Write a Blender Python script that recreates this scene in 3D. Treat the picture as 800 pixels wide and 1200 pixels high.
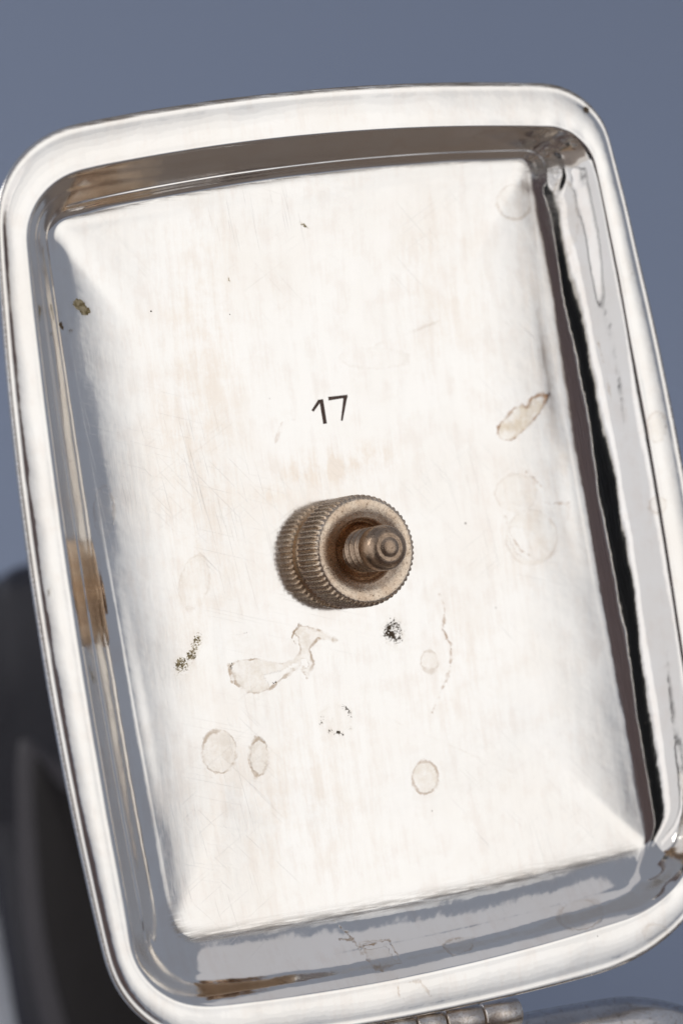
import bpy, bmesh, math, random
import numpy as np
from mathutils import Matrix, Vector, noise

random.seed(7); np.random.seed(7)
sc = bpy.context.scene
for o in list(bpy.data.objects): bpy.data.objects.remove(o)
C = sc.collection
U = 0.00012                      # metres per photograph pixel at the lid
D = 0.40                         # camera to lid
ALPHA = math.radians(35)         # how far the open lid leans back

# ---------------------------------------------------------------- frames
def nrm(v): v = np.array(v, float); return v/np.linalg.norm(v)
n_c = nrm((0.42, 0.07, 0.905))
up = np.array((-0.14, 0.99, 0.0)); ly_c = nrm(up - n_c*np.dot(up, n_c)); lx_c = np.cross(ly_c, n_c)
Lc = np.stack([lx_c, ly_c, n_c], 1)                 # lid frame in camera axes
ca, sa = math.cos(ALPHA), math.sin(ALPHA)
Lw = np.array([[1, 0, 0], [0, sa, -ca], [0, ca, sa]], float)   # lid frame in the world
P0 = np.array([0, 0, 0.20])
Rc = Lw @ Lc.T                                      # camera axes in the world
cpos = P0 + Rc[:, 2]*D

# ---------------------------------------------------------------- camera
cam = bpy.data.cameras.new('camera'); co = bpy.data.objects.new('camera', cam); C.objects.link(co)
m = Matrix([[*Rc[0], cpos[0]], [*Rc[1], cpos[1]], [*Rc[2], cpos[2]], [0, 0, 0, 1]])
co.matrix_world = m
cam.sensor_fit = 'VERTICAL'; cam.sensor_height = 36; cam.sensor_width = 24
cam.lens = 36*D/(1200*U)
cam.clip_start = 0.01; cam.clip_end = 60
cam.dof.use_dof = True; cam.dof.focus_distance = D + 0.001; cam.dof.aperture_fstop = 12
sc.camera = co

# ---------------------------------------------------------------- world, lamps, exposure
w = bpy.data.worlds.new("World"); sc.world = w; w.use_nodes = True
bg = w.node_tree.nodes['Background']; bg.inputs[0].default_value = (0.215, 0.235, 0.285, 1); bg.inputs[1].default_value = 1.0
sc.view_settings.view_transform = 'Standard'; sc.view_settings.look = 'None'
sc.view_settings.exposure = 0; sc.view_settings.gamma = 1
def cdir(az, el):
    """world direction at azimuth (right of the lens axis, degrees) and elevation, measured about the camera axes"""
    a, e = math.radians(az), math.radians(el)
    return Rc @ np.array([math.sin(a)*math.cos(e), math.sin(e), math.cos(a)*math.cos(e)])
def lamp(name, az, el, dist, sx, sy, rad, col, spread=180):
    l = bpy.data.lights.new(name, 'AREA'); l.shape = 'RECTANGLE'; l.size = sx; l.size_y = sy
    l.energy = rad*math.pi*sx*sy; l.color = col; l.spread = math.radians(spread)
    o = bpy.data.objects.new(name, l); C.objects.link(o)
    d = cdir(az, el); o.location = P0 + d*dist
    o.rotation_euler = Vector(d).to_track_quat('Z', 'Y').to_euler()
    return o
for k in range(6):                               # one large softbox whose cloth is brightest at its middle
    lamp('softbox_right', 50, 9, 0.85-.004*k, 0.60-.088*k, 0.84-.118*k, (.29, .12, .13, .12, .10, .06)[k], (1.0, 0.965, 0.905))
lamp('softbox_left', -46, 0, 0.85, 0.98, 1.3, 0.46, (1.0, 0.965, 0.93))
lamp('added_strip_left', -21, 0, 0.84, 0.12, 1.2, 0.30, (1.0, 0.97, 0.93))  # added lamp for the white strip beside the dark band
lamp('added_strip_far_left', -56, 0, 0.84, 0.16, 1.2, 0.22, (1.0, 0.97, 0.94))  # second added strip, brightens the right wall's reflection
lamp('added_overhead_fill', 46, 49, 1.0, 1.3, .26, .24, (1.0, .93, .88))  # added warm lamp in place of ceiling bounce, reflected in the bottom wall
lamp('added_thin_strip', 5.5, 5, 0.80, 0.012, 0.9, 1.0, (1.0, 0.95, 0.90))  # added lamp that draws a thin white line in the dark band
bl = bpy.data.lights.new('added_backdrop_fill', 'AREA'); bl.shape = 'RECTANGLE'; bl.size = 2.2; bl.size_y = .5; bl.energy = 18  # added lamp, only there to brighten the paper
blo = bpy.data.objects.new('added_backdrop_fill', bl); C.objects.link(blo); blo.location = (-1.9, 1.5, 1.1)
blo.rotation_euler = Vector((-1.9-.3, .3, 1.0)).to_track_quat('Z', 'Y').to_euler()

# ---------------------------------------------------------------- mapping helpers
def px2lid(x, y, h):
    """photograph pixel -> lid-plane coordinates (metres) at height h pixels above the flange plane"""
    x = np.asarray(x, float); y = np.asarray(y, float); h = np.asarray(h, float)*np.ones_like(x)
    ray = np.stack([(x-400)*U, (600-y)*U, -D*np.ones_like(x)], -1)        # from camera, camera axes
    cam_l = Lc.T @ np.array([0, 0, D])
    r = ray @ Lc
    t = (h*U - cam_l[2])/r[..., 2]
    return cam_l + r*t[..., None]
def lid2px(p):
    pc = p @ Lc.T; pc = pc - np.array([0, 0, D])
    return 400 + pc[..., 0]/(-pc[..., 2])*D/U, 600 - pc[..., 1]/(-pc[..., 2])*D/U
def cam2world(p): return cpos + np.asarray(p) @ Rc.T
def px2world(x, y, depth):
    return cam2world(np.array([(x-400)*U, (600-y)*U, -D])*depth/D)

# ---------------------------------------------------------------- mesh helpers
def mesh_obj(name, verts, faces, mats, parent=None, smooth=True):
    me = bpy.data.meshes.new(name)
    me.from_pydata([tuple(map(float, v)) for v in verts], [], faces)
    me.update()
    if smooth: me.polygons.foreach_set('use_smooth', [True]*len(me.polygons))
    for mm in (mats if isinstance(mats, (list, tuple)) else [mats]): me.materials.append(mm)
    o = bpy.data.objects.new(name, me); C.objects.link(o)
    if parent: o.parent = parent
    return o
def grid_faces(nr, ns, off=0, wrap=True):
    f = []
    for i in range(nr-1):
        for j in range(ns if wrap else ns-1):
            k = (j+1) % ns
            f.append((off+i*ns+j, off+i*ns+k, off+(i+1)*ns+k, off+(i+1)*ns+j))
    return f

# ---------------------------------------------------------------- material helpers
class NT:
    def __init__(s, name):
        s.m = bpy.data.materials.new(name); s.m.use_nodes = True; s.t = s.m.node_tree; s.n = s.t.nodes
        s.b = s.n['Principled BSDF']
    def new(s, typ, **kw):
        x = s.n.new(typ)
        for k, v in kw.items(): setattr(x, k, v)
        return x
    def L(s, a, b): s.t.links.new(a, b)
    def val(s, x, inp):
        if isinstance(x, (int, float)): inp.default_value = x
        elif isinstance(x, tuple): inp.default_value = x
        else: s.L(x, inp)
    def math(s, op, a, b=0.0, c=0.0, clamp=False):
        x = s.new('ShaderNodeMath', operation=op, use_clamp=clamp)
        s.val(a, x.inputs[0]); s.val(b, x.inputs[1]); s.val(c, x.inputs[2]); return x.outputs[0]
    def ramp(s, a, lo, hi, o0=0.0, o1=1.0):
        x = s.new('ShaderNodeMapRange', interpolation_type='SMOOTHSTEP')
        s.val(a, x.inputs[0]); x.inputs[1].default_value = lo; x.inputs[2].default_value = hi
        x.inputs[3].default_value = o0; x.inputs[4].default_value = o1; return x.outputs[0]
    def mix(s, f, a, b, blend='MIX'):
        x = s.new('ShaderNodeMix', data_type='RGBA', blend_type=blend)
        s.val(f, x.inputs[0]); s.val(a, x.inputs[6]); s.val(b, x.inputs[7]); return x.outputs[2]
    def obj(s, scale=(1, 1, 1), rot=(0, 0, 0)):
        t = s.new('ShaderNodeTexCoord'); mp = s.new('ShaderNodeMapping')
        src = t.outputs['Object']
        if any(rot):
            m0 = s.new('ShaderNodeMapping'); m0.inputs[2].default_value = rot; s.L(src, m0.inputs[0]); src = m0.outputs[0]
        mp.inputs[3].default_value = scale; s.L(src, mp.inputs[0])
        return mp.outputs[0]
    def noise(s, vec, scale=1, detail=3, rough=.55, dist=0):
        x = s.new('ShaderNodeTexNoise'); s.L(vec, x.inputs['Vector']); x.inputs['Scale'].default_value = scale
        x.inputs['Detail'].default_value = detail; x.inputs['Roughness'].default_value = rough
        x.inputs['Distortion'].default_value = dist; return x.outputs['Fac']
    def attr(s, name):
        x = s.new('ShaderNodeAttribute', attribute_name=name); return x.outputs['Fac']
    def bump(s, h, dist, strength=1.0, prev=None):
        x = s.new('ShaderNodeBump'); x.inputs['Strength'].default_value = strength; x.inputs['Distance'].default_value = dist
        s.L(h, x.inputs['Height'])
        if prev is not None: s.L(prev, x.inputs['Normal'])
        return x.outputs[0]
PX = 1/U

def silver_material():
    s = NT('tarnished_silver')
    b = s.b; b.inputs['Metallic'].default_value = 1.0
    P = s.obj((PX, PX, PX))
    flr = s.attr('floor_zone'); md = s.attr('mark_dist'); ms = s.attr('mark_str'); mr = s.attr('mark_rust')
    sd = s.attr('speck'); sdv_ = sd; ol = s.attr('olive'); film = s.attr('film'); edge_dark = s.attr('edge_dark')
    # worn colour
    big = s.noise(P, 0.006, 4, .6); mid = s.noise(P, 0.03, 4, .6)
    Pv = s.obj((PX*0.10, PX*0.012, PX*0.02), (0, 0, 0.03)); streakv = s.noise(Pv, 1, 4, .65)
    Ph = s.obj((PX*0.008, PX*0.09, PX*0.02), (0, 0, -0.08)); streakh = s.noise(Ph, 1, 4, .65)
    base = s.mix(s.ramp(big, .35, .7), (0.965, 0.94, 0.90, 1), (0.93, 0.89, 0.835, 1))
    warm = s.math('MULTIPLY', s.ramp(s.math('ADD', s.math('MULTIPLY', streakv, .6), s.math('MULTIPLY', mid, .9)), .70, .98), 0.38)
    base = s.mix(warm, base, (0.88, 0.80, 0.73, 1))
    base = s.mix(s.math('MULTIPLY', s.ramp(s.math('ADD', s.math('MULTIPLY', s.noise(P, 0.022, 6, .7), .6), s.math('MULTIPLY', streakv, .4)), .42, .64), film), base, (0.885, 0.80, 0.71, 1))
    # water marks: crisp outline from a distance field, frayed by noise
    wob = s.math('MULTIPLY', s.math('SUBTRACT', s.noise(P, 0.16, 5, .65), .5), 6.5)
    d = s.math('ADD', md, wob)
    brk = s.ramp(s.noise(P, 0.035, 4, .7), .38, .62, .08, 1)
    edge = s.math('MULTIPLY', s.math('MULTIPLY', s.ramp(s.math('MULTIPLY', s.math('ABSOLUTE', d), s.ramp(s.noise(P, .045, 3, .6), .35, .65, .55, 1.9)), 0.3, 2.3, 1, 0), brk), ms)
    fill = s.math('MULTIPLY', s.math('MULTIPLY', s.ramp(d, -1.5, 1.2, 1, 0), ms), s.ramp(s.noise(P, .05, 5, .7), .35, .65, .12, .75))
    tint = s.mix(mr, (0.50, 0.36, 0.23, 1), (0.44, 0.235, 0.11, 1))
    tintf = s.mix(mr, (0.83, 0.735, 0.62, 1), (0.84, 0.70, 0.51, 1))
    base = s.mix(fill, base, tintf); base = s.mix(edge, base, tint)
    # specks
    vor = s.new('ShaderNodeTexVoronoi'); s.L(P, vor.inputs['Vector']); vor.inputs['Scale'].default_value = 0.33
    vor.inputs['Randomness'].default_value = 1
    cl = s.math('ADD', s.noise(P, 0.42, 3, .7), s.math('MULTIPLY', s.noise(P, 0.06, 2, .5), .5))
    speck = s.ramp(s.math('SUBTRACT', s.math('ADD', cl, s.math('MULTIPLY', sd, .62)), s.math('MULTIPLY', vor.outputs['Distance'], .12)), 1.13, 1.19)
    speck = s.math('MULTIPLY', speck, s.ramp(sd, .02, .15))
    oliv = s.ramp(s.math('ADD', s.math('MULTIPLY', cl, .9), s.math('MULTIPLY', ol, .62)), 1.14, 1.24)
    oliv = s.math('MULTIPLY', oliv, s.ramp(ol, .02, .15))
    # random tiny pits everywhere
    v2 = s.new('ShaderNodeTexVoronoi'); s.L(P, v2.inputs['Vector']); v2.inputs['Scale'].default_value = 0.03
    rnd = s.new('ShaderNodeSeparateColor'); s.L(v2.outputs['Color'], rnd.inputs[0])
    pit = s.math('MULTIPLY', s.math('LESS_THAN', v2.outputs['Distance'], s.math('MULTIPLY', rnd.outputs[1], 0.034)), s.math('GREATER_THAN', rnd.outputs[0], .55))
    gr = s.math('MULTIPLY', edge_dark, s.ramp(s.noise(s.obj((PX*.02, PX*.3, PX*.1), (0, 0, .02)), 1, 4, .7), .30, .62, 0, .8))
    # fine directional scratches
    def scr(ang, lo, hi, sx=0.009, sy=0.75, mask=0.004):
        q = s.noise(s.obj((PX*sx, PX*sy, PX*.02), (0, 0, ang)), 1, 2, .5)
        return s.math('MULTIPLY', s.ramp(q, lo, hi), s.ramp(s.noise(P, mask, 2, .5), .45, .62))
    sc1 = scr(0.35, .66, .72); sc2 = scr(-0.5, .67, .73, mask=.006); sc3 = scr(1.45, .66, .72, mask=.005); sc4 = scr(0.9, .66, .72, mask=.007)
    scs = s.math('ADD', s.math('ADD', sc1, sc2), s.math('ADD', sc3, sc4), clamp=True)
    base = s.mix(s.math('MULTIPLY', scs, .08), base, (0.60, 0.53, 0.47, 1))
    dirt_dark = s.math('MAXIMUM', s.math('MAXIMUM', speck, pit), gr)
    base = s.mix(s.math('MULTIPLY', s.math('MAXIMUM', sdv_, ol), s.ramp(s.noise(P, .09, 4, .7), .4, .7, 0, .38), clamp=True), base, (0.62, 0.52, 0.38, 1))
    base = s.mix(dirt_dark, base, s.mix(s.noise(P, .3, 2), (0.05, 0.033, 0.02, 1), (0.26, 0.18, 0.10, 1)))
    base = s.mix(oliv, base, s.mix(s.ramp(s.noise(P, .15, 3), .35, .65), (0.20, 0.145, 0.055, 1), (0.56, 0.46, 0.28, 1)))
    s.L(base, b.inputs['Base Color'])
    anyd = s.math('MAXIMUM', dirt_dark, s.math('MULTIPLY', oliv, .5))
    s.L(s.math('SUBTRACT', 1.0, s.math('MULTIPLY', anyd, .92)), b.inputs['Metallic'])
    # roughness: hand-rubbed floor, brighter walls
    r0 = s.math('ADD', 0.055, s.math('MULTIPLY', flr, 0.06))
    r1 = s.math('ADD', r0, s.math('MULTIPLY', s.math('MULTIPLY', flr, s.math('SUBTRACT', streakv, .45)), .14))
    r2 = s.math('ADD', r1, s.math('MULTIPLY', s.math('MULTIPLY', mid, mid), .06))
    r3 = s.math('MAXIMUM', s.math('ADD', r2, s.math('MULTIPLY', s.math('ADD', fill, edge), .15)), s.math('MULTIPLY', anyd, .7))
    s.L(r3, b.inputs['Roughness'])
    hh = s.math('ADD', s.math('MULTIPLY', streakv, s.ramp(big, .35, .65, .15, .8)), s.math('MULTIPLY', streakh, .25))
    hh = s.math('SUBTRACT', hh, s.math('MULTIPLY', scs, .14))
    hh = s.math('MULTIPLY', hh, s.math('ADD', .32, s.math('MULTIPLY', flr, .68)))
    hh = s.math('SUBTRACT', hh, s.math('MULTIPLY', pit, 1.5))
    hh = s.math('ADD', hh, s.math('MULTIPLY', edge, .5))
    n1 = s.bump(hh, U*0.16)
    n2 = s.bump(s.noise(P, .02, 3, .5), U*0.5, 1.0, n1)
    s.L(n2, b.inputs['Normal'])
    return s.m
def metal(name, c1, c2, c3, rough=.35, scale=.06, bump=.6, met=1.0):
    s = NT(name); b = s.b; b.inputs['Metallic'].default_value = met
    P = s.obj((PX, PX, PX)); a = s.noise(P, scale, 5, .65); f = s.noise(P, scale*5, 5, .7)
    col = s.mix(s.ramp(a, .35, .65), c1, c2); col = s.mix(s.ramp(f, .52, .72), col, c3)
    ao = s.new('ShaderNodeNewGeometry')
    s.L(col, b.inputs['Base Color'])
    s.L(s.math('ADD', rough, s.math('MULTIPLY', s.math('SUBTRACT', f, .5), .35)), b.inputs['Roughness'])
    s.L(s.bump(f, U*bump), b.inputs['Normal'])
    return s.m
silver = silver_material()
silver_body = metal('silver_body', (.9, .87, .84, 1), (.8, .76, .72, 1), (.6, .52, .45, 1), .12, .03, .15)
hinge_metal = metal('hinge_metal', (.93, .87, .80, 1), (.80, .70, .60, 1), (.34, .2, .12, 1), .2, .09, .5)
nut_metal = metal('tarnished_nickel', (.78, .60, .44, 1), (.93, .77, .60, 1), (.28, .18, .11, 1), .27, .05, .35)
collar_metal = metal('collar_metal', (.33, .275, .225, 1), (.45, .37, .30, 1), (.14, .10, .07, 1), .45, .05, 1.0)
screw_metal = metal('screw_metal', (.46, .33, .23, 1), (.58, .43, .31, 1), (.17, .105, .065, 1), .24, .07, .4)
stamp_dark = metal('stamp_dark', (.17, .105, .08, 1), (.26, .175, .135, 1), (.12, .075, .055, 1), .6, .25, .8, 0)

def paper_material():
    s = NT('blue_grey_paper'); b = s.b; P = s.obj((1, 1, 1))
    col = s.mix(s.noise(P, 3, 2), (0.39, 0.45, 0.575, 1), (0.42, 0.47, 0.58, 1))
    s.L(col, b.inputs['Base Color']); b.inputs['Roughness'].default_value = .9
    s.L(s.bump(s.noise(P, 900, 3), 0.0002), b.inputs['Normal']); return s.m
def plain(name, c, c2, rough, scale=30, met=0.0):
    s = NT(name); b = s.b; P = s.obj((1, 1, 1))
    s.L(s.mix(s.noise(P, scale, 4), c, c2), b.inputs['Base Color']); b.inputs['Roughness'].default_value = rough
    b.inputs['Metallic'].default_value = met
    s.L(s.bump(s.noise(P, scale*6, 3), 0.0002), b.inputs['Normal']); return s.m
paper = paper_material()

# ---------------------------------------------------------------- setting: paper sweep and added unseen cloths that put dark bands in the reflections
def sweep():
    prof = [(-0.03, 0)]
    R = .6; y0 = 1.9
    for k in range(17):
        a = k/16*math.pi/2; prof.append((y0+R*math.sin(a), R-R*math.cos(a)))
    prof.append((y0+R, 3.2))
    xs = np.linspace(-3, 3, 13); V = []
    for (y, z) in prof:
        for x in xs: V.append((x, y, z))
    o = mesh_obj('backdrop', V, [tuple(reversed(f)) for f in grid_faces(len(prof), 13, 0, False)], paper)
    o['kind'] = 'structure'
    V = [(x, y, z) for z in (-.004, -.044) for y in (-1.6, 2.6) for x in (-3, 3)]
    t = mesh_obj('table', V, [(0, 1, 3, 2), (4, 6, 7, 5), (0, 4, 5, 1), (1, 5, 7, 3), (3, 7, 6, 2), (2, 6, 4, 0)], wood, smooth=False); t['kind'] = 'structure'
wood = plain('brown_table', (.30, .235, .19, 1), (.38, .30, .24, 1), .45, 6)
sweep()
blackc = plain('black_cloth', (.018, .019, .020, 1), (.036, .037, .037, 1), .95, 8)
brownc = plain('brown_cloth', (.27, .20, .185, 1), (.34, .26, .24, 1), .95, 8)
def reflection_flag(az0, az1, mat, dist=.95):  # invented cloth out of view, reflected as the dark band
    V = []; nx, nz = 90, 10
    for j in range(nz):
        el = -38+j/(nz-1)*92
        for i in range(nx):
            u = i/(nx-1); az = az0+(az1-az0)*u; dd = dist+.012*math.sin(u*40)+.006*math.sin(u*97)
            d = cdir(az, 0); hor = np.array([d[0], d[1], 0]); hor /= np.linalg.norm(hor)
            V.append(np.array([P0[0], P0[1], 0.001])+hor*dd+np.array([0, 0, j/(nz-1)*1.3]))
    o = mesh_obj('reflection_flag', V, grid_faces(nz, nx, 0, False), mat); o['kind'] = 'structure'
    md = o.modifiers.new('t', 'SOLIDIFY'); md.thickness = .004
def dark_pole(az, dist, rad):  # unseen pole added to reflect as a wavy dark line
    d = cdir(az, 0); p = np.array([P0[0]+d[0]*dist, P0[1]+d[1]*dist]); V = []
    for z, r_ in ((0.001, 2.2), (.02, 2.2), (.022, 1), (.5, 1), (.505, 1.3), (.53, 1.3), (.535, .8), (1.3, .8)):
        for j in range(20):
            a = j/20*2*math.pi; V.append((p[0]+rad*r_*math.cos(a), p[1]+rad*r_*math.sin(a), z))
    o = mesh_obj('added_dark_pole', V, grid_faces(8, 20), blackc); o['kind'] = 'structure'
dark_pole(-47, .74, .008)
reflection_flag(-15, 5, blackc); reflection_flag(6, 32, brownc)

# ---------------------------------------------------------------- the lid
NS = dict(t=190, r=250, b=190, l=250, c=46)
def ring_px(TL, TR, BR, BL, bow, rad, sm=3):
    """closed outline through four corners, each side a shallow outward arc, each corner rounded"""
    K = [np.array(p, float) for p in (TL, TR, BR, BL)]; n = [NS['t'], NS['r'], NS['b'], NS['l']]
    ctr = sum(K)/4; pts = []
    def side(i, t):
        a, b = K[i], K[(i+1) % 4]; t = np.asarray(t, float)[..., None]
        nrmv = np.array([b[1]-a[1], a[0]-b[0]]); nrmv /= np.linalg.norm(nrmv)
        if np.dot(nrmv, (a+b)/2-ctr) < 0: nrmv = -nrmv
        return a+(b-a)*t + nrmv*bow[i]*4*t*(1-t)
    for i in range(4):
        Ln = np.linalg.norm(K[(i+1) % 4]-K[i]); t0 = rad[i]/Ln; t1 = 1-rad[(i+1) % 4]/Ln
        ts = np.linspace(t0, t1, n[i], endpoint=False); pts.append(side(i, ts))
        a = side(i, t1); b = side((i+1) % 4, rad[(i+1) % 4]/np.linalg.norm(K[(i+2) % 4]-K[(i+1) % 4]))
        ta = side(i, t1)-side(i, t1-.01); tb = side((i+1) % 4, .01+rad[(i+1) % 4]/900)-side((i+1) % 4, rad[(i+1) % 4]/900)
        ta = ta.ravel()/np.linalg.norm(ta); tb = tb.ravel()/np.linalg.norm(tb); h = rad[(i+1) % 4]*.58
        a = a.ravel(); b = b.ravel(); u = np.linspace(0, 1, NS['c'], endpoint=False)[:, None]
        p1, p2 = a+ta*h, b-tb*h
        pts.append((1-u)**3*a+3*(1-u)**2*u*p1+3*(1-u)*u*u*p2+u**3*b)
    P = np.concatenate(pts)
    for _ in range(sm): P = (np.roll(P, 1, 0)+2*P+np.roll(P, -1, 0))/4
    return P
O = ring_px((-8, 168), (697, 100), (870, 1088), (152, 1232), (27, 24, 26, 31), (95, 62, 170, 110), 20)
F = ring_px((22, 212), (690, 148), (838, 1043), (165, 1190), (24, 12, 27, 15), (75, 46, 110, 85), 20)
E = ring_px((60, 262), (616, 187), (757, 992), (208, 1102), (15, -9, 9, 2), (20, 12, 12, 26), 10)
H = 56.0                                             # depth of the dish in pixels
SL = O.shape[0]
Ol = px2lid(O[:, 0], O[:, 1], -2); Fl = px2lid(F[:, 0], F[:, 1], 0); El = px2lid(E[:, 0], E[:, 1], -H)
ctr = px2lid(392, 640, -H)
# per-spoke weights of the four sides (smooth), used where the walls differ
idx = np.arange(SL); cum = np.cumsum([NS['t']+NS['c'], NS['r']+NS['c'], NS['b']+NS['c'], NS['l']+NS['c']])
side_id = np.searchsorted(cum, idx, side='right'); Wt = np.zeros((SL, 4)); Wt[idx, side_id] = 1
for _ in range(60): Wt = (np.roll(Wt, 1, 0)+Wt+np.roll(Wt, -1, 0))/3
def noise_arr(P, sc_, seed=0):
    return np.array([noise.noise(Vector((p[0]*sc_+seed, p[1]*sc_, p[2]*sc_))) for p in P])
def smoothstep(x, a, b):
    t = np.clip((x-a)/(b-a), 0, 1); return t*t*(3-2*t)

# wall profile: slope angle from the flange edge (a=0) to the floor edge (a=1)
def wall_profile(lip, cove, phiE, peak=0.0, dips=(), n=600):
    a = np.linspace(0, 1, n); tt = np.clip((a-cove)/(1-cove), 0, 1)
    phi = smoothstep(a, 0, lip)*(1+peak*np.exp(-((a-.26)/.12)**2))*(1-(.45*tt*tt*(3-2*tt)+.55*tt)*(1-phiE))
    for c_, w_, k_ in dips: phi = phi*(1-k_*np.exp(-((a-c_)/w_)**2))
    h = np.concatenate([[0], np.cumsum((phi[1:]+phi[:-1])/2)]); return a, h/h[-1]
prof_side = [wall_profile(.16, .75, .09, 0, [(.70, .035, .93), (.80, .02, .4)]), wall_profile(.09, .38, .20, .62), wall_profile(.10, .30, .46, .40, [(.50, .03, .25)]), wall_profile(.22, .50, .18, 0, [(.40, .03, .6)])]
rows = []; zone = []
# back of the flange and outer bead, from behind to front
def lerp(A, B, t): return A+(B-A)*t
outl = Ol.copy()
for (b_, h_) in [(1.0, -14), (.6, -13), (.25, -12), (.1, -11.5), (.02, -10), (-.015, -7), (-.012, -4), (0.0, -2), (.03, -.8), (.07, -.35),
                 (.12, -.42), (.17, -.6), (.22, -.45), (.28, -.15), (.36, .15), (.45, .35), (.55, .5), (.65, .5), (.75, .4), (.83, .2), (.90, .05), (.95, 0)]:
    p = lerp(Ol, Fl, b_).copy(); p[:, 2] = h_*U; rows.append(p); zone.append(np.zeros(SL))
NW = 90
for i in range(NW):
    a = i/NW; p = lerp(Fl, El, a); hh = sum(Wt[:, k]*np.interp(a, *prof_side[k]) for k in range(4))
    p[:, 2] = -hh*H*U; rows.append(p); zone.append(np.full(SL, smoothstep(a, .86, 1.0)*.6))
NF = 190; DOME = 16.0
fr = np.fft.rfftfreq(SL); Wd = np.fft.irfft(np.fft.rfft(Wt, axis=0)*np.exp(-2*(math.pi*fr*55)**2)[:, None], n=SL, axis=0)
RIM = Wd @ np.array([16.0, 12.0, 6.0, 16.0]); RS = Wd @ np.array([.58, .58, .75, .56])
def dome(s_): return DOME-(DOME-RIM)*s_**2-RIM*np.maximum(0.0, (s_-RS)/(1-RS))**2
sm_ring = El.copy()
for i in range(NF):
    s_ = 1-i/NF; q = El if i == 0 else sm_ring
    p = ctr + (q-ctr)*s_
    p = p.copy(); p[:, 2] = (-H - dome(s_))*U
    rows.append(p); zone.append(np.full(SL, .6+.4*smoothstep(1-s_, 0, .08)))
    sm_ring = (np.roll(sm_ring, 3, 0)+2*sm_ring+np.roll(sm_ring, -3, 0))/4 if i % 2 else sm_ring
allv = np.concatenate(rows); zone = np.concatenate(zone)
# hand-worked unevenness: low dents over the flange and walls, crumpled solder in two corners
vx, vy = lid2px(allv)
pp = np.stack([vx, vy, allv[:, 2]/U], -1)
dent = noise_arr(pp, 1/70., 3)*.55 + noise_arr(pp, 1/26., 9)*.12
wallmask = (1-zone); allv[:, 2] += dent*U*(0.25+0.75*wallmask)
allv[:, 2] += noise_arr(pp, 1/190., 5)*1.2*U*smoothstep(zone, .5, 1) + noise_arr(pp, 1/110., 21)*.45*U*smoothstep(zone, .5, 1)
for (cx, cy, rr, amp) in ((652, 185, 30, 4.0), (772, 1028, 26, 3.0), (640, 205, 22, 2.5)):
    mk = np.exp(-((vx-cx)**2+(vy-cy)**2)/rr**2); k_ = mk > .02
    allv[k_, 2] += (noise_arr(pp[k_], 1/19., cx)*mk[k_])*amp*U
# wavy streaks in the right wall
wr = np.tile(Wt[:, 1], len(rows))*(1-zone)
wt_ = np.tile(Wt[:, 0]+.14*Wt[:, 2], len(rows))*(1-zone); k_ = wt_ > .05
allv[k_, 2] += noise_arr(np.stack([pp[k_, 0]/130, (pp[k_, 1]+.13*pp[k_, 0])/10, pp[k_, 0]*0], -1), 1, 14)*.8*U*wt_[k_]*(allv[k_, 2] < -3*U)
k_ = wr > .05
allv[k_, 0] += noise_arr(np.stack([pp[k_, 0]/26, pp[k_, 1]/190, pp[k_, 0]*0], -1), 1, 4)*.8*U*wr[k_]
faces = grid_faces(len(rows), SL)
cidx = len(allv); last = (len(rows)-1)*SL
allv = np.vstack([allv, np.array([[ctr[0], ctr[1], (-H-DOME)*U]])]); zone = np.append(zone, 1)
faces += [(last+j, last+(j+1) % SL, cidx) for j in range(SL)]
# outside shell of the lid
T = 9
off = len(allv); sh = []
for (A, B, t, h_) in [(Ol, Fl, 1.0, -14.0), (Fl, El, .15, -22), (Fl, El, .5, -46), (Fl, El, .85, -H-T), (Fl, El, 1.0, -H-T-2)]:
    p = lerp(A, B, t).copy(); p[:, 2] = h_*U; sh.append(p)
for s_ in (.9, .7, .4, .15):
    p = (ctr+(El-ctr)*s_).copy(); p[:, 2] = (-H-T-dome(s_)-2)*U; sh.append(p)
allv = np.vstack([allv]+sh); zone = np.append(zone, np.zeros(len(sh)*SL))
faces += [tuple(reversed(f)) for f in grid_faces(len(sh), SL, off)]
c2 = len(allv); allv = np.vstack([allv, np.array([[ctr[0], ctr[1], (-H-T-DOME-2)*U]])]); zone = np.append(zone, 0)
faces += [(off+(len(sh)-1)*SL+(j+1) % SL, off+(len(sh)-1)*SL+j, c2) for j in range(SL)]

box = bpy.data.objects.new('silver_box', None); C.objects.link(box)
box.location = (0, 0, 0); box['category'] = 'lidded box'
box['label'] = 'open silver box with tarnished hinged lid stamped 17 and knurled screw inside'
lidM = Matrix([[*Lw[0], P0[0]], [*Lw[1], P0[1]], [*Lw[2], P0[2]], [0, 0, 0, 1]])
lid = mesh_obj('lid', allv, faces, silver, box)
lid.matrix_local = lidM
def lid_child(o): o.parent = lid; return o

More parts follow.
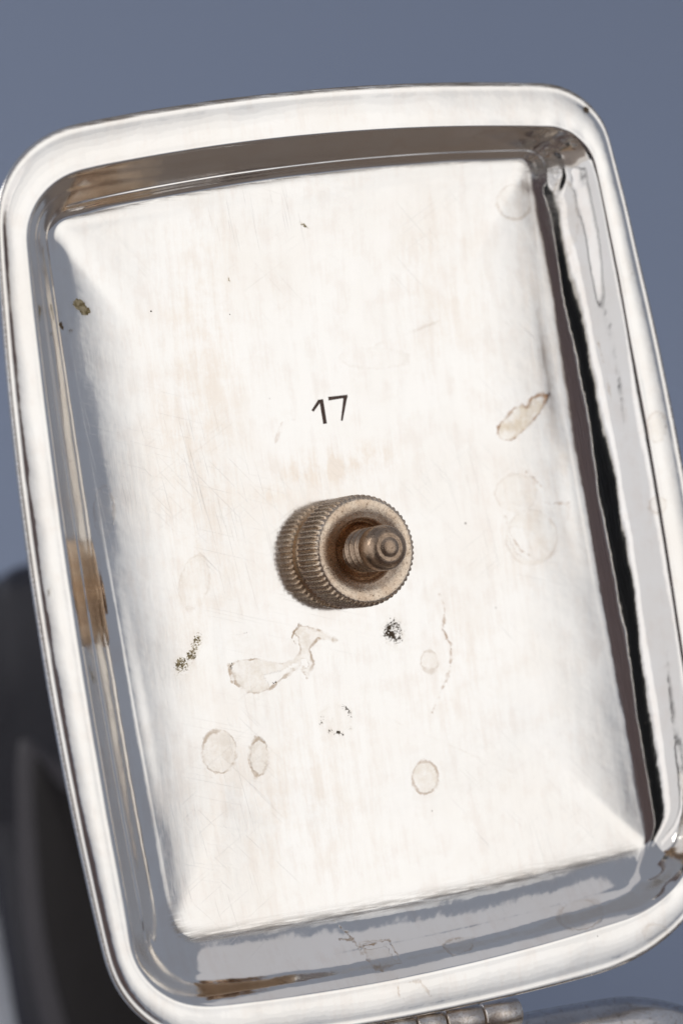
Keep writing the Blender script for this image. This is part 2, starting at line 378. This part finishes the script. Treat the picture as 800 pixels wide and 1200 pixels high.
# ---- stain fields on the lid (distances in photograph pixels along the metal)
vx, vy = lid2px(allv)
N = len(allv)
md = np.full(N, 30.0); ms = np.zeros(N); mr = np.zeros(N)
def put(d, st, ru):
    k = np.abs(d) < np.abs(md); inside = (d < 0) & (md > 6); k |= inside
    md[k] = d[k]; ms[k] = st; mr[k] = ru
def ell(cx, cy, rx, ry, st, ru=0, ang=0):
    ca_, sa_ = math.cos(math.radians(ang)), math.sin(math.radians(ang))
    x = (vx-cx)*ca_+(vy-cy)*sa_; y = -(vx-cx)*sa_+(vy-cy)*ca_
    r = np.sqrt((x/rx)**2+(y/ry)**2); put((r-1)*min(rx, ry), st, ru)
def segd(pts, closed=False):
    d = np.full(N, 1e9); P = pts+[pts[0]] if closed else pts
    for (x0, y0), (x1, y1) in zip(P[:-1], P[1:]):
        L2 = (x1-x0)**2+(y1-y0)**2; t = np.clip(((vx-x0)*(x1-x0)+(vy-y0)*(y1-y0))/L2, 0, 1)
        d = np.minimum(d, np.hypot(vx-x0-t*(x1-x0), vy-y0-t*(y1-y0)))
    return d
def poly(pts, st, ru=0):
    d = segd(pts, True); ins = np.zeros(N, bool); n_ = len(pts)
    for i in range(n_):
        x0, y0 = pts[i]; x1, y1 = pts[(i+1) % n_]
        c = ((y0 > vy) != (y1 > vy)) & (vx < (x1-x0)*(vy-y0)/(y1-y0+1e-9)+x0); ins ^= c
    put(np.where(ins, -d, d), st, ru)
def line(pts, st, ru=0): put(segd(pts)+.2, st, ru)
ell(257, 881, 20, 25, .62); ell(303, 887, 11, 21, .72); ell(498, 911, 15, 19, .6, .45); ell(503, 775, 10, 12, .3, .2)
ell(602, 237, 20, 20, .33); ell(228, 682, 17, 32, .22, 0, 12); ell(122, 600, 12, 30, .25)
ell(604, 578, 24, 22, .22, .4); ell(622, 630, 30, 32, .25, .4)
poly([(583, 510), (583, 500), (592, 490), (602, 478), (610, 475), (617, 478), (622, 467), (632, 462), (641, 463), (638, 472), (628, 488), (612, 505), (598, 517), (588, 515)], 1.0, 1.0)
poly([(268, 782), (279, 774), (300, 772), (330, 778), (345, 772), (352, 764), (350, 748), (344, 740), (352, 733), (372, 738), (396, 751), (372, 748), (362, 760), (368, 778), (360, 795), (352, 780), (335, 792), (318, 806), (298, 813), (278, 802)], .75, .1)
line([(346, 755), (342, 748), (346, 738), (350, 731)], 1, .2)
line([(268, 778), (272, 798), (290, 812), (296, 812)], .9, .1); line([(316, 807), (333, 793), (345, 782), (356, 779)], .9, .1)
line([(514, 694), (521, 712), (519, 738), (528, 757), (527, 784), (516, 812), (506, 835)], .75, .6)
line([(592, 605), (597, 625), (610, 645), (632, 658)], .5, .6); line([(615, 552), (640, 575)], .5, .7); line([(638, 590), (665, 590), (664, 608)], .6, .8)
line([(390, 1078), (412, 1099), (420, 1110), (455, 1102), (470, 1128)], 1.0, 0); line([(398, 1100), (412, 1102), (430, 1125), (448, 1138)], .8, 0)
poly([(420, 1104), (456, 1101), (470, 1128), (440, 1137)], .5, 0)
poly([(518, 1108), (528, 1100), (555, 1098), (552, 1112), (530, 1120)], .6, 0)
ell(680, 1072, 26, 17, .35, 0, -10); line([(465, 1145), (467, 1165), (478, 1178)], .6, .3); line([(467, 1152), (492, 1150), (505, 1168)], .35, .3)
ell(769, 500, 11, 18, .35, .3); ell(770, 592, 10, 10, .3, .3); ell(768, 1095, 14, 12, .3, .4)
line([(322, 520), (330, 495), (345, 492)], .35, .9)
ell(662, 250, 14, 40, .3, 0, -6); ell(438, 420, 40, 12, .1)
line([(440, 405), (515, 376)], .22); line([(450, 840), (600, 905)], .1); line([(700, 400), (708, 430), (716, 470)], .5)
sdv = np.zeros(N); olv = np.zeros(N); film = np.zeros(N); edge_dark = np.zeros(N)
def blob(f, cx, cy, rx, ry, a, ang=0):
    ca_, sa_ = math.cos(math.radians(ang)), math.sin(math.radians(ang))
    x = (vx-cx)*ca_+(vy-cy)*sa_; y = -(vx-cx)*sa_+(vy-cy)*ca_
    f[:] = np.maximum(f, a*np.exp(-((x/rx)**2+(y/ry)**2)**1.5))
blob(sdv, 461, 741, 19, 20, .78); blob(sdv, 460, 744, 8, 7, 1.0)
for k in range(22):
    a = k/22*6.283; q_ = random.uniform(15, 20); blob(sdv, 393+q_*math.cos(a), 843+q_*math.sin(a)*.95, 4, 4, random.choice((.5, .56, .62, .74)))
blob(sdv, 410, 853, 4, 4, .85); blob(sdv, 397, 859, 3, 3, .85); blob(sdv, 392, 842, 9, 9, .36)
blob(olv, 213, 781, 13, 15, .92, 20); blob(olv, 229, 757, 9, 20, .88, 15); blob(olv, 224, 768, 10, 10, .8); blob(sdv, 222, 770, 22, 26, .30); blob(sdv, 283, 745, 20, 14, .34); blob(olv, 346, 742, 5, 9, .6)
blob(olv, 93, 357, 9, 7, 1.6, 40); blob(olv, 100, 365, 7, 6, 1.5); blob(sdv, 72, 382, 3, 7, 1.1, -20); blob(sdv, 83, 388, 4, 4, .9)
blob(sdv, 85, 368, 30, 28, .33); blob(olv, 356, 264, 7, 2.5, 1.1, 30); blob(olv, 268, 328, 2, 5, 1.0, -10)
blob(sdv, 686, 129, 6, 5, 1.1, 50); blob(sdv, 58, 693, 3, 9, 1.0); blob(sdv, 1, 355, 8, 5, .8)
blob(sdv, 322, 800, 7, 3, .8, -35); blob(sdv, 271, 780, 3, 8, .7)
blob(sdv, 741, 320, 5, 14, .5, -12)
blob(film, 395, 545, 70, 22, 1.9, -8); blob(film, 320, 578, 22, 14, 1.2); blob(film, 230, 520, 60, 280, .85); blob(film, 330, 930, 120, 120, .6); blob(film, 520, 330, 60, 110, .5); blob(film, 540, 790, 50, 90, .45); blob(film, 630, 600, 60, 90, .6); blob(film, 390, 620, 85, 80, .5)
blob(film, 645, 420, 25, 250, .7, -6)
blob(edge_dark, 640, 195, 26, 12, .9, -15); blob(edge_dark, 772, 1032, 14, 6, .8, -35); blob(edge_dark, 648, 240, 10, 40, .3)
# darker, streaky band along the crease where wall meets floor (top and bottom)
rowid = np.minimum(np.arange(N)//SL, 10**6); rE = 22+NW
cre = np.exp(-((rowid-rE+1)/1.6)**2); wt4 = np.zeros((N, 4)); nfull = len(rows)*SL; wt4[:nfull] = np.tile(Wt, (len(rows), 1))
edge_dark = np.maximum(edge_dark, cre*wt4[:, 0]*.8); cre2 = np.exp(-((rowid-rE+2)/4.5)**2); edge_dark = np.maximum(edge_dark, cre2*wt4[:, 2]*.75)
edge_dark = np.maximum(edge_dark, np.isin(rowid, (5, 6, 7, 8, 9))*(.35+.65*wt4[:, 1]+.65*wt4[:, 0]))  # darker line round the outer bead, strongest at top and right
def setattr_(o, name, arr):
    a = o.data.attributes.new(name, 'FLOAT', 'POINT'); a.data.foreach_set('value', arr.astype(np.float32))
near = np.exp(-(np.hypot(vx-375, vy-655)/95)**4)
for nme, ar in (('floor_zone', zone*(1-.75*near)), ('mark_dist', md), ('mark_str', ms), ('mark_rust', mr), ('speck', sdv), ('olive', olv), ('film', film), ('edge_dark', edge_dark)):
    setattr_(lid, nme, ar)

# height of the floor under any pixel (for things that sit on it)
floor_pts = allv[(22+NW)*SL:nfull]; fpx, fpy = lid2px(floor_pts)
def floor_at(x, y):
    k = np.argmin((fpx-x)**2+(fpy-y)**2); h = floor_pts[k, 2]
    p = px2lid(x, y, h/U); return p

# ---- stamped number 17
def digit(strokes):
    V = []; Fc = []
    for (x0, y0, w0, x1, y1, w1) in strokes:
        a = np.array([x0, y0]); b = np.array([x1, y1]); d = (b-a)/np.linalg.norm(b-a); nn = np.array([-d[1], d[0]])
        off = len(V); K = 8
        for i in range(K+1):
            t = i/K; c = a+(b-a)*t; wd = (w0+(w1-w0)*t)/2
            for (s_, hgt) in ((-1.0, -.5), (-.88, .6), (0, .25), (.88, .6), (1.0, -.5)):
                q = c+nn*wd*s_; p = floor_at(q[0], q[1]).copy(); p[2] += hgt*U; V.append(p)
        Fc += [tuple(f) for f in grid_faces(K+1, 5, off, False)]
    return V, Fc
for st in ([(366.2, 481.6, 3.2, 374.6, 469.2, 4.2), (376.2, 468.0, 4.8, 380.8, 496.6, 4.6)],
           [(384.8, 467.2, 4.6, 407.0, 464.2, 3.6), (404.6, 464.8, 4.6, 400.3, 493.0, 2.0)]):
    V, Fc = digit(st); d_ = mesh_obj('digit', V, Fc, stamp_dark, lid)
    d_.data.update()

# ---- knurled collar, nut and screw
base_c = px2lid(401.5, 648.5, -H-DOME); 
def knurled(name, prof, teeth, depth, mat, NA=None, phase=0.0, zone_=None, jit=.25):
    """prof: list of (radius px, height px, knurl weight)"""
    NA = teeth*8; V = []
    tj = [random.uniform(-jit, jit) for _ in range(teeth)]
    for (r, z, kw) in prof:
        for j in range(NA):
            a = 2*math.pi*j/NA+phase; f = (j/8) % 1.0
            k = .5+.5*math.cos(2*math.pi*f); k = k**.7
            rr = r-kw*depth*(1-k)*(1+tj[(j//8) % teeth]*.6)
            V.append((rr*U*math.cos(a), rr*U*math.sin(a), z*U))
    n_ = len(prof); Fc = grid_faces(n_, NA)
    V.append((0, 0, prof[-1][1]*U)); c = len(V)-1
    Fc += [((n_-1)*NA+j, (n_-1)*NA+(j+1) % NA, c) for j in range(NA)]
    o = mesh_obj(name, V, Fc, mat, lid); o.location = base_c
    return o
nut_c = base_c
NH = 60                                              # nut face height is 124 - NH pixels above the floor
nut = knurled('knurled_nut', [(r_, z_-NH, k_) for r_, z_, k_ in [(53, 58, 0), (53, 69.5, 0), (60.5, 70.2, 0), (64.2, 71, .25), (66.2, 73, .9), (67, 75.5, 1), (67, 90, 1), (67, 113, 1), (66.3, 118, .95), (64.5, 122, .5), (62, 124, .12), (59.5, 124.6, 0),
                        (54, 124.3, 0), (50, 123.8, 0), (45, 122.5, 0), (42, 121, 0), (40, 120.6, 0), (36.5, 119, 0), (33.5, 113, 0), (30, 108, 0), (20, 107, 0)]], 60, 3.8, nut_metal, phase=.03)
def screw():
    V = []; NA = 96; z0, z1, pitch = 100-NH, 158-NH, 14.5; nz = 190; rows_ = []
    for i in range(nz):
        z = z0+(z1-z0)*i/(nz-1); fade = 1-smoothstep(np.array(z), z1-4, z1)
        for j in range(NA):
            a = j/NA; f = (z/pitch-a) % 1.0; tri = 1-abs(2*f-1); tri = min(1, max(0, (tri-.12)/.76))
            r = 26.3-8.0*(1-tri**.75)*fade
            V.append((r*U*math.cos(2*math.pi*a), r*U*math.sin(2*math.pi*a), z*U))
    tip = [(26.3, 159.5), (26.8, 162), (26.8, 172), (26.4, 176), (25, 180), (22.5, 183.5), (19, 186), (16.5, 187), (14.5, 187.2), (13, 186.6), (11.5, 186.8), (9.5, 188.2), (7, 189), (4, 189.3)]
    for r, z in tip:
        z -= NH
        for j in range(NA):
            a = 2*math.pi*j/NA; V.append((r*U*math.cos(a), r*U*math.sin(a), z*U))
    n_ = nz+len(tip); V.append((0, 0, (189.4-NH)*U)); Fc = grid_faces(n_, NA); Fc += [((n_-1)*NA+j, (n_-1)*NA+(j+1) % NA, len(V)-1) for j in range(NA)]
    o = mesh_obj('threaded_screw', V, Fc, screw_metal, lid); o.location = base_c+np.array([1.0*U, 0, 0]); return o
screw()

# ---- hinge knuckles along the lower edge
def knuckle(xa, xb, parent):
    ya = lambda x: 1213-(x-440)*.165
    a = px2lid(xa, ya(xa), -14); b = px2lid(xb, ya(xb), -14)
    ax = b-a; L = np.linalg.norm(ax); ax /= L; e1 = np.array([0, 0, 1.0]); e1 -= ax*np.dot(e1, ax); e1 /= np.linalg.norm(e1); e2 = np.cross(ax, e1)
    R = 17*U; pr = [(0.0, 0), (.55, 0), (.9, .2), (1.0, 1.6), (1.0, L/U-1.6), (.9, L/U-.2), (.55, L/U), (0.0, L/U)]; NA = 40; V = []
    for (r, z) in pr:
        for j in range(NA):
            t = 2*math.pi*j/NA; V.append(a+ax*z*U+(e1*math.cos(t)+e2*math.sin(t))*R*r)
    return mesh_obj('hinge_knuckle', V, [tuple(reversed(f)) for f in grid_faces(len(pr), NA)], hinge_metal, parent)
for xa, xb in ((372, 407), (409, 446), (448, 483), (485, 517), (519, 561), (563, 606)): knuckle(xa, xb, lid)

# ---------------------------------------------------------------- body of the box below the hinge
hp = Lw @ px2lid(510, 1212, -14) + P0            # a point of the hinge axis in the world
def body():
    # outline in plan: rounded rectangle with bowed sides, back edge at the hinge
    W2, L_ = 0.042, 0.125; xc = hp[0]+0.001; yb = hp[1]-0.0015
    pts = []
    def rr(x0, x1, y0, y1, r, bow, n=24):
        out = []
        K = [(x0, y1), (x1, y1), (x1, y0), (x0, y0)]
        cs = [(x1-r, y1-r, 90, 0), (x1-r, y0+r, 0, -90), (x0+r, y0+r, -90, -180), (x0+r, y1-r, 180, 90)]
        for cx, cy, a0, a1 in cs:
            for k in range(n):
                a = math.radians(a0+(a1-a0)*k/(n-1)); out.append([cx+r*math.cos(a), cy+r*math.sin(a)])
        o_ = []
        for i in range(len(out)):
            a, b = np.array(out[i]), np.array(out[(i+1) % len(out)]); dd = np.linalg.norm(b-a); mseg = 1 if dd < r*.3 else 24
            for k in range(mseg): o_.append(a+(b-a)*k/mseg)
        o_ = np.array(o_); cx, cy = (x0+x1)/2, (y0+y1)/2; hx, hy = (x1-x0)/2, (y1-y0)/2
        u = (o_[:, 0]-cx)/hx; v = (o_[:, 1]-cy)/hy
        o_[:, 0] += np.sign(u)*bow*(1-v*v)*np.abs(u)**4; o_[:, 1] += np.sign(v)*bow*(1-u*u)*np.abs(v)**4
        return o_
    zr = hp[2]-0.0022; rws = []
    def ring(ins, z):
        o_ = rr(xc-W2+ins, xc+W2-ins, yb-L_+ins, yb-ins, max(.004, .013-ins), .003); return np.column_stack([o_, np.full(len(o_), z)])
    for ins, z in [(.010, .004), (.006, .0035), (.004, .002), (.0045, 0.0), (.002, .0), (.0015, .003), (.003, .006), (.004, .02), (.0035, .045), (.003, zr-.006), (.0015, zr-.003), (-.001, zr-.002), (-.0016, zr-.001),
                   (-.0014, zr-.0002), (-.0006, zr), (.001, zr-.0001), (.003, zr-.0004), (.0045, zr-.0006), (.0052, zr-.0014), (.0055, zr-.004), (.0056, .03), (.007, .012), (.012, .007), (.022, .006)]:
        rws.append(ring(ins, z))
    n = len(rws[0]); V = np.concatenate(rws); Fc = [tuple(reversed(f)) for f in grid_faces(len(rws), n)]
    c = V.shape[0]; V = np.vstack([V, [[xc, yb-L_/2, .0058]]]); Fc += [((len(rws)-1)*n+(j+1) % n, (len(rws)-1)*n+j, c) for j in range(n)]
    return mesh_obj('body', V, Fc, silver_body, box)
body()

# ---------------------------------------------------------------- blurred dark vessel behind, lower left
dark_met = plain('dark_glaze', (.026, .026, .034, 1), (.034, .031, .038, 1), .35, 20)
shade_in = plain('inside_shade', (.009, .006, .005, 1), (.016, .010, .008, 1), .6, 20)
pot_rim = plain('pot_rim', (.07, .062, .066, 1), (.085, .075, .08, 1), .4, 20)
pale = plain('plain_white', (.9, .92, .96, 1), (.88, .9, .95, 1), .3, 20)
def slab(name, outline, depth, thick, mat, parent, rnd=.004):
    """solid with the given image outline at one distance, rounded front edge"""
    K = [np.array(p, float) for p in outline]; P = []
    n = len(K)
    for i in range(n):
        for k in range(10):
            t = k/10; p0, p1, p2, p3 = K[i-1], K[i], K[(i+1) % n], K[(i+2) % n]
            P.append(.5*((2*p1)+(-p0+p2)*t+(2*p0-5*p1+4*p2-p3)*t*t+(-p0+3*p1-3*p2+p3)*t**3))
    P = np.array(P); c = P.mean(0); V = []; R = []
    for (s_, dz) in ((0.0, -.001), (.5, -.0006), (.9, 0), (.97, .25*rnd), (1.0, rnd), (1.0, thick-rnd), (.97, thick), (0.0, thick)):
        q = c+(P-c)*s_
        w0 = np.array([px2world(x, y, depth) for x, y in q]); V.append(w0-Rc[:, 2]*dz)
    V = np.concatenate(V); o = mesh_obj(name, V, grid_faces(8, len(P)), mat, parent); return o
ves = bpy.data.objects.new('dark_pot', None); C.objects.link(ves)
ves['label'] = 'blurred dark pot behind the left side of the silver lid'; ves['category'] = 'pot'
gz = px2world(0, 1000, .56); ves.location = (gz[0], gz[1], 0)
bpy.context.view_layer.update()
def keep(o):
    o.matrix_parent_inverse = ves.matrix_world.inverted(); return o
keep(slab('body', [(-260, 690), (-40, 688), (20, 664), (110, 652), (230, 690), (330, 900), (330, 1400), (140, 1440), (34, 1260), (4, 1130), (-14, 1030), (-60, 960), (-260, 930)], .53, .09, dark_met, ves, .006))
keep(slab('rim', [(22, 868), (75, 895), (180, 950), (290, 1090), (310, 1380), (160, 1410), (66, 1250), (32, 1120), (20, 1000)], .5285, .003, pot_rim, ves, .001))
keep(slab('opening_shade', [(40, 890), (75, 925), (170, 980), (260, 1100), (280, 1350), (160, 1380), (90, 1240), (56, 1120), (42, 1000)], .5275, .004, shade_in, ves, .0012))  # solid black slab; the hollow's darkness is put into its colour
keep(slab('white_shape', [(-160, 1010), (-30, 1030), (30, 1150), (60, 1300), (20, 1420), (-160, 1420)], .55, .02, pale, ves, .004))  # made-up white slab standing in for a bright corner patch

# render settings
sc.render.engine = 'CYCLES'
sc.cycles.max_bounces = 10; sc.cycles.glossy_bounces = 8
